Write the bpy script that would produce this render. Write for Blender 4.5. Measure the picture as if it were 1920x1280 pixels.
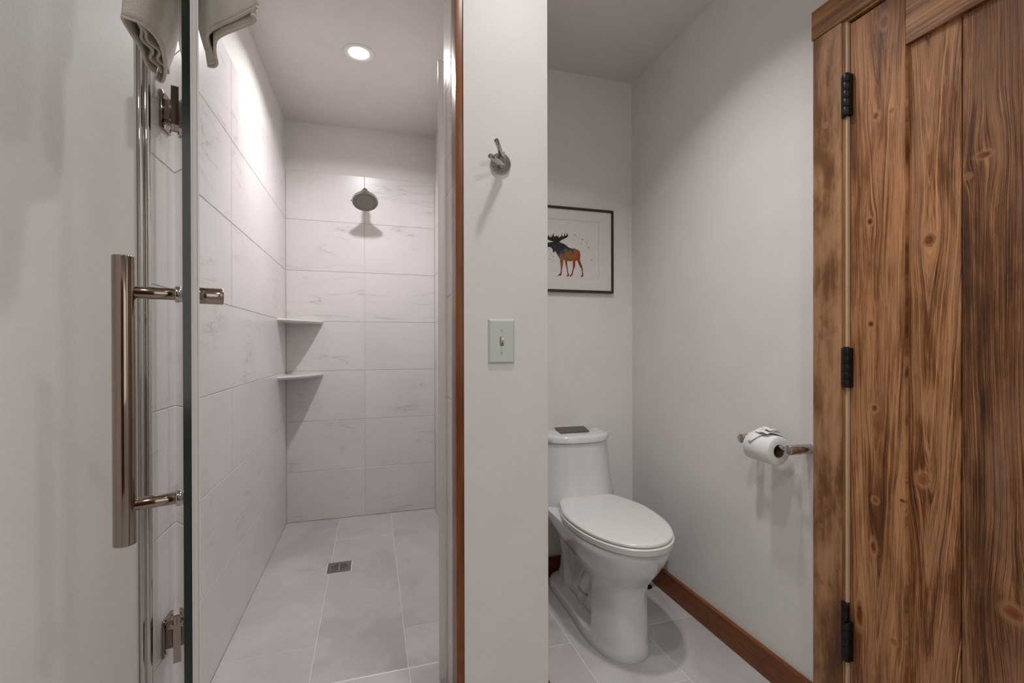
import bpy, bmesh, math, random
from mathutils import Vector, Matrix

for _o in list(bpy.data.objects): bpy.data.objects.remove(_o)
scn = bpy.context.scene
COL = scn.collection
PI = math.pi

def srgb(r, g, b, a=1.0):
    def f(c):
        c /= 255.0
        return c / 12.92 if c <= 0.04045 else ((c + 0.055) / 1.055) ** 2.4
    return (f(r), f(g), f(b), a)

# ------------------------------------------------------------------ camera
YAW, PIT, ROL = 0.2938, -0.0031, -0.0021
F = Vector((math.sin(YAW), math.cos(YAW), 0)); Rt = Vector((math.cos(YAW), -math.sin(YAW), 0)); U = Vector((0, 0, 1))
F2 = F * math.cos(PIT) + U * math.sin(PIT); U2 = U * math.cos(PIT) - F * math.sin(PIT)
R3 = Rt * math.cos(ROL) + U2 * math.sin(ROL); U3 = U2 * math.cos(ROL) - Rt * math.sin(ROL)
cd = bpy.data.cameras.new('camera'); cam = bpy.data.objects.new('camera', cd); COL.objects.link(cam)
cd.sensor_width = 36.0; cd.lens = 869.34 / 1920 * 36.0; cd.shift_y = 8.44 / 1920
cd.clip_start = 0.02
cam.matrix_world = Matrix(((R3.x, U3.x, -F2.x, 0), (R3.y, U3.y, -F2.y, 0), (R3.z, U3.z, -F2.z, 1.115), (0, 0, 0, 1)))
scn.camera = cam

# ------------------------------------------------------------------ world, lights, exposure
w = bpy.data.worlds.new('world'); scn.world = w; w.use_nodes = True
w.node_tree.nodes['Background'].inputs[0].default_value = (0.8, 0.85, 0.9, 1)
w.node_tree.nodes['Background'].inputs[1].default_value = 0.05
scn.view_settings.view_transform = 'Standard'
scn.view_settings.look = 'None'
scn.view_settings.gamma = 1.0
scn.view_settings.use_curve_mapping = False
scn.view_settings.exposure = 0.0
CEIL = 2.44

def disk_light(name, x, y, z, size, power, col, spread=PI):
    l = bpy.data.lights.new(name, 'AREA'); l.shape = 'DISK'; l.size = size; l.energy = power; l.color = col; l.spread = spread
    o = bpy.data.objects.new(name, l); COL.objects.link(o); o.location = (x, y, z); return o
def bulb(name, x, y, z, r, power, col):
    l = bpy.data.lights.new(name, 'POINT'); l.shadow_soft_size = r; l.energy = power; l.color = col
    o = bpy.data.objects.new(name, l); COL.objects.link(o); o.location = (x, y, z); return o
disk_light('shower_downlight_lamp', -0.052, 2.2186, CEIL - 0.012, 0.085, 11.0, (1.0, 0.98, 0.99), 2.68)
disk_light('room_downlight_lamp', 0.38, 0.80, CEIL - 0.012, 0.08, 3.3, (1.0, 0.985, 1.0), 2.1)
disk_light('room_downlight_lamp', -0.20, -0.30, CEIL - 0.012, 0.10, 4.2, (0.92, 0.985, 1.0), 2.6)
disk_light('room_downlight_lamp', 0.80, -0.30, CEIL - 0.012, 0.10, 6.4, (0.93, 0.99, 1.0), 2.7)
disk_light('alcove_fill_lamp', 0.66, 1.22, CEIL - 0.012, 0.10, 5.0, (1.0, 0.965, 0.975), 2.1)  # fill added to brighten the toilet and lower alcove, no known fixture
_w = bpy.data.lights.new('soft_fill_lamp', 'AREA'); _w.shape = 'RECTANGLE'; _w.size = 0.8; _w.size_y = 1.2; _w.energy = 2.8; _w.color = (1.0, 0.97, 0.95)  # unseen soft fill added behind the viewpoint to flatten contrast, no window there
_wo = bpy.data.objects.new('soft_fill_lamp', _w); COL.objects.link(_wo); _wo.location = (0.72, -0.93, 1.45); _wo.rotation_euler = (PI / 2, 0, 0)

# ------------------------------------------------------------------ node helpers
class NT:
    def __init__(s, name):
        m = bpy.data.materials.new(name); m.use_nodes = True
        s.m = m; s.t = m.node_tree; s.t.nodes.clear()
        s.out = s.n('ShaderNodeOutputMaterial')
    def n(s, typ, **kw):
        nd = s.t.nodes.new(typ)
        for k, v in kw.items(): setattr(nd, k, v)
        return nd
    def put(s, sock, v):
        if v is None: return
        if isinstance(v, bpy.types.NodeSocket): s.t.links.new(v, sock)
        else: sock.default_value = v
    def math(s, op, a, b=None, c=None, clamp=False):
        nd = s.n('ShaderNodeMath', operation=op, use_clamp=clamp)
        s.put(nd.inputs[0], a); s.put(nd.inputs[1], b); s.put(nd.inputs[2], c)
        return nd.outputs[0]
    def xyz(s, x, y, z):
        nd = s.n('ShaderNodeCombineXYZ'); s.put(nd.inputs[0], x); s.put(nd.inputs[1], y); s.put(nd.inputs[2], z); return nd.outputs[0]
    def sep(s, v):
        nd = s.n('ShaderNodeSeparateXYZ'); s.put(nd.inputs[0], v); return nd.outputs
    def noise(s, vec, scale=1.0, detail=2.0, rough=0.5, dist=0.0):
        nd = s.n('ShaderNodeTexNoise'); s.put(nd.inputs['Vector'], vec)
        nd.inputs['Scale'].default_value = scale; nd.inputs['Detail'].default_value = detail
        nd.inputs['Roughness'].default_value = rough; nd.inputs['Distortion'].default_value = dist
        return nd.outputs[0]
    def ramp(s, fac, stops, interp='LINEAR'):
        nd = s.n('ShaderNodeValToRGB'); s.put(nd.inputs[0], fac); cr = nd.color_ramp; cr.interpolation = interp
        while len(cr.elements) > 1: cr.elements.remove(cr.elements[-1])
        cr.elements[0].position = stops[0][0]; cr.elements[0].color = stops[0][1]
        for p, c in stops[1:]:
            e = cr.elements.new(p); e.color = c
        return nd.outputs[0]
    def mix(s, fac, a, b, mode='MIX'):
        nd = s.n('ShaderNodeMix', data_type='RGBA', blend_type=mode)
        s.put(nd.inputs[0], fac); s.put(nd.inputs[6], a); s.put(nd.inputs[7], b); return nd.outputs[2]
    def smooth(s, x, lo, hi):
        nd = s.n('ShaderNodeMapRange', interpolation_type='SMOOTHSTEP')
        s.put(nd.inputs[0], x); nd.inputs[1].default_value = lo; nd.inputs[2].default_value = hi
        nd.inputs[3].default_value = 0; nd.inputs[4].default_value = 1; return nd.outputs[0]
    def bsdf(s, color, rough=0.5, metal=0.0, spec=0.5, normal=None, coat=0.0):
        b = s.n('ShaderNodeBsdfPrincipled')
        s.put(b.inputs['Base Color'], color); s.put(b.inputs['Roughness'], rough); s.put(b.inputs['Metallic'], metal)
        s.put(b.inputs['Specular IOR Level'], spec); s.put(b.inputs['Coat Weight'], coat)
        if normal is not None: s.put(b.inputs['Normal'], normal)
        s.t.links.new(b.outputs[0], s.out.inputs[0]); return b
    def bump(s, h, strength=0.3, dist=0.01):
        nd = s.n('ShaderNodeBump'); s.put(nd.inputs['Height'], h)
        nd.inputs['Strength'].default_value = strength; nd.inputs['Distance'].default_value = dist
        return nd.outputs[0]
    def pos(s):
        return s.n('ShaderNodeTexCoord').outputs['Object']

def paint(name, col, bump=0.25, rough=0.55):
    t = NT(name); p = t.pos()
    n1 = t.noise(p, 130, 3, 0.55); n2 = t.noise(p, 7, 3)
    h = t.math('ADD', n1, t.math('MULTIPLY', n2, 0.8))
    c = t.mix(t.smooth(n2, 0.3, 0.7), col, tuple(x * 0.97 for x in col[:3]) + (1,))
    t.bsdf(c, rough, spec=0.3, normal=t.bump(h, bump, 0.0012)); return t.m
def plain(name, col, rough=0.4, metal=0.0, spec=0.5, coat=0.0, nscale=60, var=0.04, bump=0.0):
    t = NT(name); p = t.pos(); n = t.noise(p, nscale, 3)
    c = t.mix(n, col, tuple(x * (1 - var) for x in col[:3]) + (1,))
    t.bsdf(c, rough, metal, spec, t.bump(n, bump, 0.001) if bump else None, coat); return t.m

def tile_mat(name, base, vein, stretch, rough=0.28, vein_amt=0.55, spec=0.5):
    """marbled porcelain: long thin veins along one axis, a fresh pattern for every tile (face attribute)."""
    t = NT(name); p = t.pos()
    at = t.n('ShaderNodeAttribute', attribute_name='tile_seed'); off = at.outputs['Vector']
    vadd = t.n('ShaderNodeVectorMath', operation='MULTIPLY_ADD'); t.put(vadd.inputs[0], off); vadd.inputs[1].default_value = (9, 9, 9); t.put(vadd.inputs[2], p)
    q = vadd.outputs[0]
    mp = t.n('ShaderNodeMapping'); t.put(mp.inputs[0], q); mp.inputs['Rotation'].default_value = (0.16, 0.16, 0); mp.inputs['Scale'].default_value = stretch
    s = mp.outputs[0]
    a = t.noise(s, 1.4, 5, 0.52, 0.3)
    ridge = t.math('ABSOLUTE', t.math('SUBTRACT', a, 0.5))
    line = t.math('SUBTRACT', 1.0, t.smooth(ridge, 0.0, 0.010))
    line2 = t.math('SUBTRACT', 1.0, t.smooth(ridge, 0.0, 0.06))
    mask = t.smooth(t.noise(q, 3.2, 2), 0.47, 0.66)
    cloud = t.noise(q, 3.0, 4, 0.6)
    amt = t.math('MULTIPLY', mask, t.math('ADD', t.math('MULTIPLY', line, vein_amt), t.math('MULTIPLY', line2, vein_amt * 0.22)))
    c = t.mix(t.smooth(cloud, 0.3, 0.75), base, tuple(x * 0.93 for x in base[:3]) + (1,))
    c = t.mix(amt, c, vein)
    t.bsdf(c, rough, spec=spec); return t.m

def slate_mat(name, base, dark, light, rough=0.35):
    t = NT(name); p = t.pos()
    at = t.n('ShaderNodeAttribute', attribute_name='tile_seed'); off = at.outputs['Vector']
    vadd = t.n('ShaderNodeVectorMath', operation='MULTIPLY_ADD'); t.put(vadd.inputs[0], off); vadd.inputs[1].default_value = (9, 9, 9); t.put(vadd.inputs[2], p)
    q = vadd.outputs[0]
    n1 = t.noise(q, 2.4, 5, 0.6, 0.6); n2 = t.noise(q, 7, 7, 0.7, 0.8); n3 = t.noise(q, 1.3, 3, 0.5, 0.9)
    c = t.mix(t.smooth(n3, 0.49, 0.54), base, dark)
    c = t.mix(t.math('MULTIPLY', t.smooth(n1, 0.45, 0.7), 0.7), c, light)
    c = t.mix(t.math('MULTIPLY', t.smooth(n2, 0.52, 0.75), 0.55), c, light)
    c = t.mix(t.math('MULTIPLY', t.math('SUBTRACT', 1.0, t.smooth(t.math('ABSOLUTE', t.math('SUBTRACT', n2, 0.45)), 0, 0.012)), 0.18), c, tuple(x * 0.6 for x in dark[:3]) + (1,))
    t.bsdf(c, rough, spec=0.5, normal=t.bump(n2, 0.12, 0.002)); return t.m

def wood_mat(name, u_ax, v_ax, uc, knots, seed, dark, mid, light, cath=0.02, eps=0.02, freq=260, contrast=1.0,
             line=0.6, blue=0.0, rough=0.42, bump=0.5, cath_off=0.0, blotch=(0.55, 0.25), fine=1.0):
    """stained softwood: streaked growth rings that part round each knot, cathedral arches, blotchy finish.
    knots: (across, along, radius, length ratio, redness)"""
    t = NT(name); P = t.sep(t.pos()); u = P[u_ax]; v = P[v_ax]
    nv = t.xyz(t.math('MULTIPLY', u, 7.0), t.math('MULTIPLY', v, 1.6), seed)
    wob = t.math('MULTIPLY', t.math('SUBTRACT', t.noise(nv, 1, 3, 0.5), 0.5), 0.026)
    uu = t.math('ADD', u, wob)
    core = None; ring = None; halo = None
    for (ku, kv, r, asp, red) in knots:
        du = t.math('SUBTRACT', u, ku); dv = t.math('DIVIDE', t.math('SUBTRACT', v, kv), asp)
        jig = t.math('MULTIPLY', t.math('SUBTRACT', t.noise(t.xyz(u, v, seed + ku * 31), 60, 2), 0.5), r * 0.7)
        d = t.math('ADD', t.math('SQRT', t.math('ADD', t.math('MULTIPLY', du, du), t.math('MULTIPLY', dv, dv))), jig)
        dv2 = t.math('MULTIPLY', dv, asp / (asp + 2.2))
        g = t.math('POWER', 2.718, t.math('MULTIPLY', t.math('ADD', t.math('MULTIPLY', du, du), t.math('MULTIPLY', dv2, dv2)), -1.0 / (2.4 * r) ** 2))
        uu = t.math('SUBTRACT', uu, t.math('MULTIPLY', t.math('MULTIPLY', du, g), 0.85))
        c_ = t.math('SUBTRACT', 1.0, t.smooth(d, r * 0.5, r * 0.95))
        c_ = t.math('MULTIPLY', c_, red)
        r_ = t.math('SUBTRACT', 1.0, t.smooth(t.math('ABSOLUTE', t.math('SUBTRACT', d, r * 0.85)), 0.0, r * 0.22))
        h_ = t.math('MULTIPLY', t.math('SUBTRACT', 1.0, t.smooth(d, r * 0.9, r * 2.0)), 0.7)
        core = c_ if core is None else t.math('MAXIMUM', core, c_)
        ring = r_ if ring is None else t.math('MAXIMUM', ring, r_)
        halo = h_ if halo is None else t.math('MAXIMUM', halo, h_)
    du0 = t.math('SUBTRACT', uu, uc)
    vv = t.math('MULTIPLY_ADD', v, -cath, t.math('MULTIPLY', t.math('SINE', t.math('MULTIPLY_ADD', v, 5.0, cath_off)), abs(cath) * 0.09))
    wv = t.math('ADD', t.math('SQRT', t.math('ADD', t.math('MULTIPLY', du0, du0), eps * eps)), vv)
    wv = t.math('ADD', wv, t.math('MULTIPLY', du0, 0.25))
    s1 = t.noise(t.xyz(t.math('MULTIPLY', wv, freq), t.math('MULTIPLY', v, 0.9), seed), 1, 3, 0.75)
    s2 = t.noise(t.xyz(t.math('MULTIPLY', uu, 1000), t.math('MULTIPLY', v, 9.0), seed + 5), 1, 2, 0.6)
    s3 = t.noise(t.xyz(t.math('MULTIPLY', u, 28), t.math('MULTIPLY', v, 2.2), seed + 9), 1, 4, 0.6)   # broad streaks
    s4 = t.noise(t.xyz(t.math('MULTIPLY', u, 9), t.math('MULTIPLY', v, 3.6), seed + 13), 1, 5, 0.62, 0.3)    # blotches
    val = t.math('ADD', t.math('MULTIPLY', s1, 0.26 * fine), t.math('MULTIPLY', s2, 0.24 * fine))
    val = t.math('ADD', val, t.math('MULTIPLY', s3, 0.26)); val = t.math('ADD', val, t.math('MULTIPLY', s4, 0.24 + 0.5 * (1 - fine)))
    val = t.math('ADD', t.math('MULTIPLY', t.math('SUBTRACT', val, 0.49), 4.6 * contrast), 0.5, clamp=True)
    c = t.ramp(val, [(0.02, dark), (0.40, mid), (0.72, light), (1.0, tuple(min(1, x * 1.35) for x in light[:3]) + (1,))])
    # raised pale ring lines
    ln = t.smooth(s1, 0.60, 0.67); ln = t.math('MULTIPLY', ln, line)
    c = t.mix(ln, c, tuple(min(1, x * 1.55) for x in light[:3]) + (1,))
    dk = t.math('MULTIPLY', t.math('SUBTRACT', 1.0, t.smooth(s1, 0.33, 0.40)), 0.55)
    c = t.mix(dk, c, dark)
    bl = t.math('MULTIPLY', t.smooth(s4, blotch[0], blotch[0] + 0.15), blotch[1])
    c = t.mix(bl, c, tuple(x * 0.55 for x in mid[:3]) + (1,))
    if blue:
        bf = t.math('MULTIPLY', t.smooth(s3, 0.50, 0.60), blue)
        bf = t.math('MULTIPLY', bf, t.smooth(s2, 0.42, 0.6))
        c = t.mix(bf, c, srgb(62, 50, 62))
    if core is not None:
        c = t.mix(halo, c, light)
        c = t.mix(t.math('MULTIPLY', ring, 0.6), c, tuple(x * 1.0 for x in srgb(116, 68, 34)[:3]) + (1,))
        c = t.mix(core, c, srgb(128, 62, 24)); c = t.mix(t.math('MULTIPLY', t.smooth(core, 0.6, 1.0), t.smooth(s4, 0.4, 0.6)), c, srgb(66, 30, 14))
    hgt = t.math('ADD', t.math('MULTIPLY', s1, 0.8), t.math('MULTIPLY', s2, 0.5))
    t.bsdf(c, rough, spec=0.35, normal=t.bump(hgt, bump, 0.0016)); return t.m

# ------------------------------------------------------------------ mesh helpers
def quad(bm, pts, mi=0):
    vs = [bm.verts.new(p) for p in pts]; f = bm.faces.new(vs); f.material_index = mi; return f
def box(bm, x0, x1, y0, y1, z0, z1, bev=0.0, seg=1, mi=0):
    ret = bmesh.ops.create_cube(bm, size=1.0)
    vs = ret['verts']
    for v in vs:
        v.co = Vector((x0 + (v.co.x + .5) * (x1 - x0), y0 + (v.co.y + .5) * (y1 - y0), z0 + (v.co.z + .5) * (z1 - z0)))
    fs = list({f for v in vs for f in v.link_faces})
    for f in fs: f.material_index = mi
    if bev > 0:
        es = list({e for v in vs for e in v.link_edges})
        bmesh.ops.bevel(bm, geom=es, offset=bev, segments=seg, affect='EDGES', profile=0.5)
def frame(d):
    d = Vector(d).normalized(); a = Vector((0, 0, 1)) if abs(d.z) < 0.9 else Vector((1, 0, 0))
    x = a.cross(d).normalized(); return x, d.cross(x), d
def lathe(bm, prof, origin, axis, n=32, mi=0, flip=False):
    """prof: list of (radius, distance along axis)"""
    X, Y, Z = frame(axis); o = Vector(origin); rings = []
    for r, h in prof:
        if r <= 1e-6: rings.append([bm.verts.new(o + Z * h)])
        else: rings.append([bm.verts.new(o + Z * h + (X * math.cos(2 * PI * i / n) + Y * math.sin(2 * PI * i / n)) * r) for i in range(n)])
    for a, b in zip(rings, rings[1:]):
        for i in range(n):
            j = (i + 1) % n
            if len(a) == 1 and len(b) == 1: continue
            if len(a) == 1: f = bm.faces.new((a[0], b[j], b[i]))
            elif len(b) == 1: f = bm.faces.new((a[i], a[j], b[0]))
            else: f = bm.faces.new((a[i], a[j], b[j], b[i]))
            f.smooth = True; f.material_index = mi
    return rings
def rod(bm, a, b, r, n=28, bev=0.0015, mi=0, r2=None):
    a = Vector(a); b = Vector(b); L = (b - a).length; r2 = r if r2 is None else r2
    lathe(bm, [(0, 0), (r - bev, 0), (r - bev * .3, bev * .3), (r, bev), (r2, L - bev), (r2 - bev * .3, L - bev * .3), (r2 - bev, L), (0, L)], a, b - a, n, mi)
def tube(bm, pts, r, n=14):
    pts = [Vector(p) for p in pts]; rings = []
    for i, p in enumerate(pts):
        d = (pts[min(i + 1, len(pts) - 1)] - pts[max(i - 1, 0)])
        X, Y, Z = frame(d); rr = r[i] if isinstance(r, (list, tuple)) else r
        rings.append([bm.verts.new(p + (X * math.cos(2 * PI * k / n) + Y * math.sin(2 * PI * k / n)) * rr) for k in range(n)])
    for a, b in zip(rings, rings[1:]):
        for k in range(n):
            f = bm.faces.new((a[k], a[(k + 1) % n], b[(k + 1) % n], b[k])); f.smooth = True
    bm.faces.new(rings[0][::-1]); bm.faces.new(rings[-1])
def loft(bm, rings, cap0=True, cap1=True, closed=True, smooth=True, mi=0):
    R = [[bm.verts.new(p) for p in r] for r in rings]; n = len(R[0])
    for a, b in zip(R, R[1:]):
        for k in range(n if closed else n - 1):
            f = bm.faces.new((a[k], a[(k + 1) % n], b[(k + 1) % n], b[k])); f.smooth = smooth; f.material_index = mi
    if cap0: bm.faces.new(R[0][::-1])
    if cap1: bm.faces.new(R[-1])
    return R
def link(name, bm, mats, parent=None, kind=None, label=None, cat=None, group=None, flat=None):
    bmesh.ops.remove_doubles(bm, verts=bm.verts, dist=1e-6)
    bmesh.ops.recalc_face_normals(bm, faces=bm.faces)
    me = bpy.data.meshes.new(name); bm.to_mesh(me); bm.free()
    o = bpy.data.objects.new(name, me); COL.objects.link(o)
    for m in (mats if isinstance(mats, (list, tuple)) else [mats]): me.materials.append(m)
    if parent:
        o.parent = parent; root = parent; off = Vector((0, 0, 0))
        while root: off += root.location; root = root.parent
        o.location = -off
    if kind: o['kind'] = kind
    if label: o['label'] = label
    if cat: o['category'] = cat
    if group: o['group'] = group
    return o
def thing(name, loc, label, cat, group=None, kind=None):
    o = bpy.data.objects.new(name, None); COL.objects.link(o); o.location = loc; o.empty_display_size = 0.05
    if kind: o['kind'] = kind
    else: o['label'] = label; o['category'] = cat
    if kind and label: o['label'] = label
    if group: o['group'] = group
    return o
def autosmooth(o, ang=35):
    me = o.data
    for p in me.polygons: p.use_smooth = True
    try: me.set_sharp_from_angle(angle=math.radians(ang))
    except Exception: pass
    return o
def subsurf(o, lv=2):
    m = o.modifiers.new('sub', 'SUBSURF'); m.levels = lv; m.render_levels = lv
    for p in o.data.polygons: p.use_smooth = True
    return o

def tiled(name, plane, at, sgn, rects, mats, slab, gap=0.0022, thick=0.004, seed=1, kind='structure'):
    """a slab of grout with separate raised, chamfered tiles. plane: axis index of the normal; at: tile face;
    rects: (a0,a1,b0,b1) over the other two axes; slab: boxes (x0,x1,y0,y1,z0,z1) behind the tiles"""
    rnd = random.Random(seed); bm = bmesh.new(); lay = bm.loops.layers.float_color.new('tile_seed')
    for s in slab: box(bm, *s, mi=1)
    ax = [i for i in (0, 1, 2) if i != plane]
    def P(a, b, h):
        p = [0, 0, 0]; p[plane] = at + sgn * h; p[ax[0]] = a; p[ax[1]] = b; return p
    ch = 0.0011
    for (a0, a1, b0, b1) in rects:
        col = (rnd.random(), rnd.random(), rnd.random(), 1)
        g = gap / 2
        o = [(a0 + g, b0 + g), (a1 - g, b0 + g), (a1 - g, b1 - g), (a0 + g, b1 - g)]
        i = [(a0 + g + ch, b0 + g + ch), (a1 - g - ch, b0 + g + ch), (a1 - g - ch, b1 - g - ch), (a0 + g + ch, b1 - g - ch)]
        vb = [bm.verts.new(P(*q, -thick)) for q in o]; vm = [bm.verts.new(P(*q, -ch)) for q in o]; vt = [bm.verts.new(P(*q, 0)) for q in i]
        fs = [bm.faces.new(vt)]
        for k in range(4):
            fs.append(bm.faces.new((vb[k], vb[(k + 1) % 4], vm[(k + 1) % 4], vm[k])))
            fs.append(bm.faces.new((vm[k], vm[(k + 1) % 4], vt[(k + 1) % 4], vt[k])))
        fs.append(bm.faces.new(vb[::-1]))
        for f in fs:
            for lp in f.loops: lp[lay] = col
    return link(name, bm, mats, kind=kind)

# ------------------------------------------------------------------ materials
M = {}
M['paint'] = paint('warm_white_paint', srgb(222, 219, 214))
M['paint_shower'] = paint('shower_white_paint', srgb(226, 221, 219), bump=0.15)
M['ceil'] = paint('ceiling_paint', srgb(216, 210, 206), bump=0.2)
M['grout'] = plain('grout_light', srgb(224, 221, 218), 0.85, nscale=300)
M['grout_wall'] = plain('grout_wall', srgb(216, 211, 208), 0.85, nscale=300)
M['marble'] = tile_mat('marbled_wall_tile', srgb(224, 219, 217), srgb(150, 143, 140), (1.0, 1.0, 6.5), vein_amt=0.36)
M['slate'] = slate_mat('grey_floor_tile', srgb(186, 181, 179), srgb(176, 171, 169), srgb(202, 198, 195))
M['chrome'] = plain('polished_chrome', srgb(192, 189, 185), 0.06, metal=1.0, nscale=20, var=0.02)
M['nickel'] = plain('polished_nickel', srgb(158, 144, 132), 0.09, metal=1.0, nscale=20, var=0.03)
M['black_metal'] = plain('black_hinge_metal', srgb(26, 22, 21), 0.38, metal=0.4, nscale=90, var=0.3)
M['dark_hole'] = plain('dark_recess', srgb(18, 17, 16), 0.9)
M['china'] = plain('white_vitreous_china', srgb(214, 215, 216), 0.10, spec=0.55, coat=0.4, nscale=5, var=0.01)
M['seat_plastic'] = plain('white_seat_plastic', srgb(216, 214, 210), 0.22, spec=0.45, nscale=5, var=0.01)
M['switch_plastic'] = plain('white_switch_plastic', srgb(196, 200, 195), 0.35, nscale=30, var=0.02)
M['toggle_plastic'] = plain('ivory_toggle_plastic', srgb(214, 206, 186), 0.35, nscale=30, var=0.02)
M['steel'] = plain('brushed_steel', srgb(150, 146, 140), 0.32, metal=0.9, nscale=200, var=0.15, bump=0.2)
M['shelf'] = plain('white_marble_shelf', srgb(212, 209, 204), 0.25, nscale=40, var=0.12)
M['tissue'] = plain('white_tissue_paper', srgb(226, 224, 222), 0.9, nscale=260, var=0.05, bump=0.35)
M['card'] = plain('brown_cardboard', srgb(120, 92, 62), 0.9)
M['seal'] = plain('pale_vinyl_seal', srgb(214, 207, 203), 0.25, spec=0.5)
M['frame_wood'] = plain('dark_brown_frame', srgb(50, 30, 20), 0.4, nscale=120, var=0.25)
M['mat_board'] = plain('white_mat_board', srgb(214, 209, 206), 0.85)
M['mat_bevel'] = plain('mat_bevel_shadow_line', srgb(190, 180, 177), 0.85)
M['print'] = plain('white_print_paper', srgb(214, 208, 205), 0.8, nscale=8, var=0.03)
M['caulk'] = plain('white_caulk', srgb(214, 210, 206), 0.6)
M['pex'] = plain('grey_supply_hose', srgb(120, 108, 96), 0.45, metal=0.5, nscale=300, var=0.3)

def clear_vinyl():
    t = NT('clear_vinyl'); a = t.n('ShaderNodeBsdfTransparent'); a.inputs[0].default_value = (.95, .94, .93, 1)
    b = t.n('ShaderNodeBsdfPrincipled'); b.inputs['Base Color'].default_value = srgb(226, 219, 215); b.inputs['Roughness'].default_value = .2
    tl_ = t.n('ShaderNodeBsdfTranslucent'); tl_.inputs[0].default_value = srgb(232, 226, 222)
    m1 = t.n('ShaderNodeMixShader'); m1.inputs[0].default_value = .4; t.put(m1.inputs[1], b.outputs[0]); t.put(m1.inputs[2], tl_.outputs[0])
    m2 = t.n('ShaderNodeMixShader'); m2.inputs[0].default_value = .5; t.put(m2.inputs[1], m1.outputs[0]); t.put(m2.inputs[2], a.outputs[0])
    t.t.links.new(m2.outputs[0], t.out.inputs[0]); return t.m
M['vinyl'] = clear_vinyl()
# glass face: clear with Fresnel reflection; edge: dark green polished
def glass_face():
    t = NT('clear_glass_face'); lw = t.n('ShaderNodeLayerWeight'); lw.inputs[0].default_value = 0.5
    f5 = t.math('POWER', lw.outputs['Facing'], 5.0)
    fr = t.math('MULTIPLY_ADD', f5, 0.96, 0.04)
    tr = t.n('ShaderNodeBsdfTransparent'); tr.inputs[0].default_value = (0.975, 0.985, 0.98, 1)
    gl = t.n('ShaderNodeBsdfGlossy'); gl.inputs['Roughness'].default_value = 0.0; gl.inputs[0].default_value = (0.97, 0.985, 0.975, 1)
    mx = t.n('ShaderNodeMixShader'); t.put(mx.inputs[0], fr); t.put(mx.inputs[1], tr.outputs[0]); t.put(mx.inputs[2], gl.outputs[0])
    t.t.links.new(mx.outputs[0], t.out.inputs[0]); return t.m
M['glass'] = glass_face()
M['glass_edge'] = plain('dark_green_glass_edge', srgb(14, 34, 26), 0.12, spec=0.6, nscale=8, var=0.2)

def towel_mat():
    t = NT('off_white_terry'); p = t.pos(); n = t.noise(p, 420, 3, 0.7); n2 = t.noise(p, 60, 3)
    wv = t.n('ShaderNodeTexWave'); t.put(wv.inputs[0], p); wv.inputs['Scale'].default_value = 130; wv.bands_direction = 'Z'; wv.inputs['Distortion'].default_value = 3
    h = t.math('ADD', n, t.math('MULTIPLY', wv.outputs['Fac'], 0.12))
    c = t.mix(n, srgb(226, 217, 207), srgb(206, 194, 181)); c = t.mix(t.math('MULTIPLY', n2, 0.3), c, srgb(196, 182, 166))
    b = t.bsdf(c, 0.95, spec=0.15, normal=t.bump(h, 0.7, 0.002)); b.inputs['Sheen Weight'].default_value = 0.3
    return t.m
M['towel'] = towel_mat()
def plaque_mat():
    t = NT('engraved_dark_plaque'); P = t.sep(t.pos())
    n = t.noise(t.xyz(t.math('MULTIPLY', P[0], 260), t.math('MULTIPLY', P[1], 14), 1), 1, 2)
    row = t.math('FRACT', t.math('MULTIPLY', P[1], 85))
    m = t.math('MULTIPLY', t.smooth(n, 0.45, 0.5), t.math('MULTIPLY', t.smooth(row, 0.35, 0.45), t.math('SUBTRACT', 1.0, t.smooth(row, 0.75, 0.85))))
    c = t.mix(t.noise(t.pos(), 160, 4), srgb(112, 104, 96), srgb(84, 76, 70)); c = t.mix(t.math('MULTIPLY', m, 0.4), c, srgb(60, 52, 46))
    t.bsdf(c, 0.6, spec=0.3); return t.m
M['plaque'] = plaque_mat()
def moose_mat():
    t = NT('watercolour_moose_ink'); P = t.sep(t.pos()); p = t.pos()
    n = t.noise(p, 42, 4, 0.6); sp = t.noise(p, 420, 2)
    g = t.math('ADD', t.math('MULTIPLY', t.math('SUBTRACT', P[2], 1.46), 6.0), t.math('MULTIPLY', t.math('SUBTRACT', n, 0.5), 0.9))
    g = t.math('SUBTRACT', g, t.math('MULTIPLY', t.math('SUBTRACT', P[0], 0.9), 3.2))
    c = t.ramp(g, [(0.0, srgb(112, 34, 22)), (0.28, srgb(140, 66, 26)), (0.44, srgb(150, 84, 34)), (0.58, srgb(98, 92, 66)), (0.70, srgb(40, 46, 62)), (0.84, srgb(34, 36, 52)), (1.0, srgb(30, 20, 18))])
    c = t.mix(t.smooth(sp, 0.66, 0.72), c, srgb(190, 180, 165))
    t.bsdf(c, 0.8); return t.m
M['moose'] = moose_mat()
M['ink_spot'] = plain('grey_green_ink', srgb(140, 134, 122), 0.8)

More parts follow.
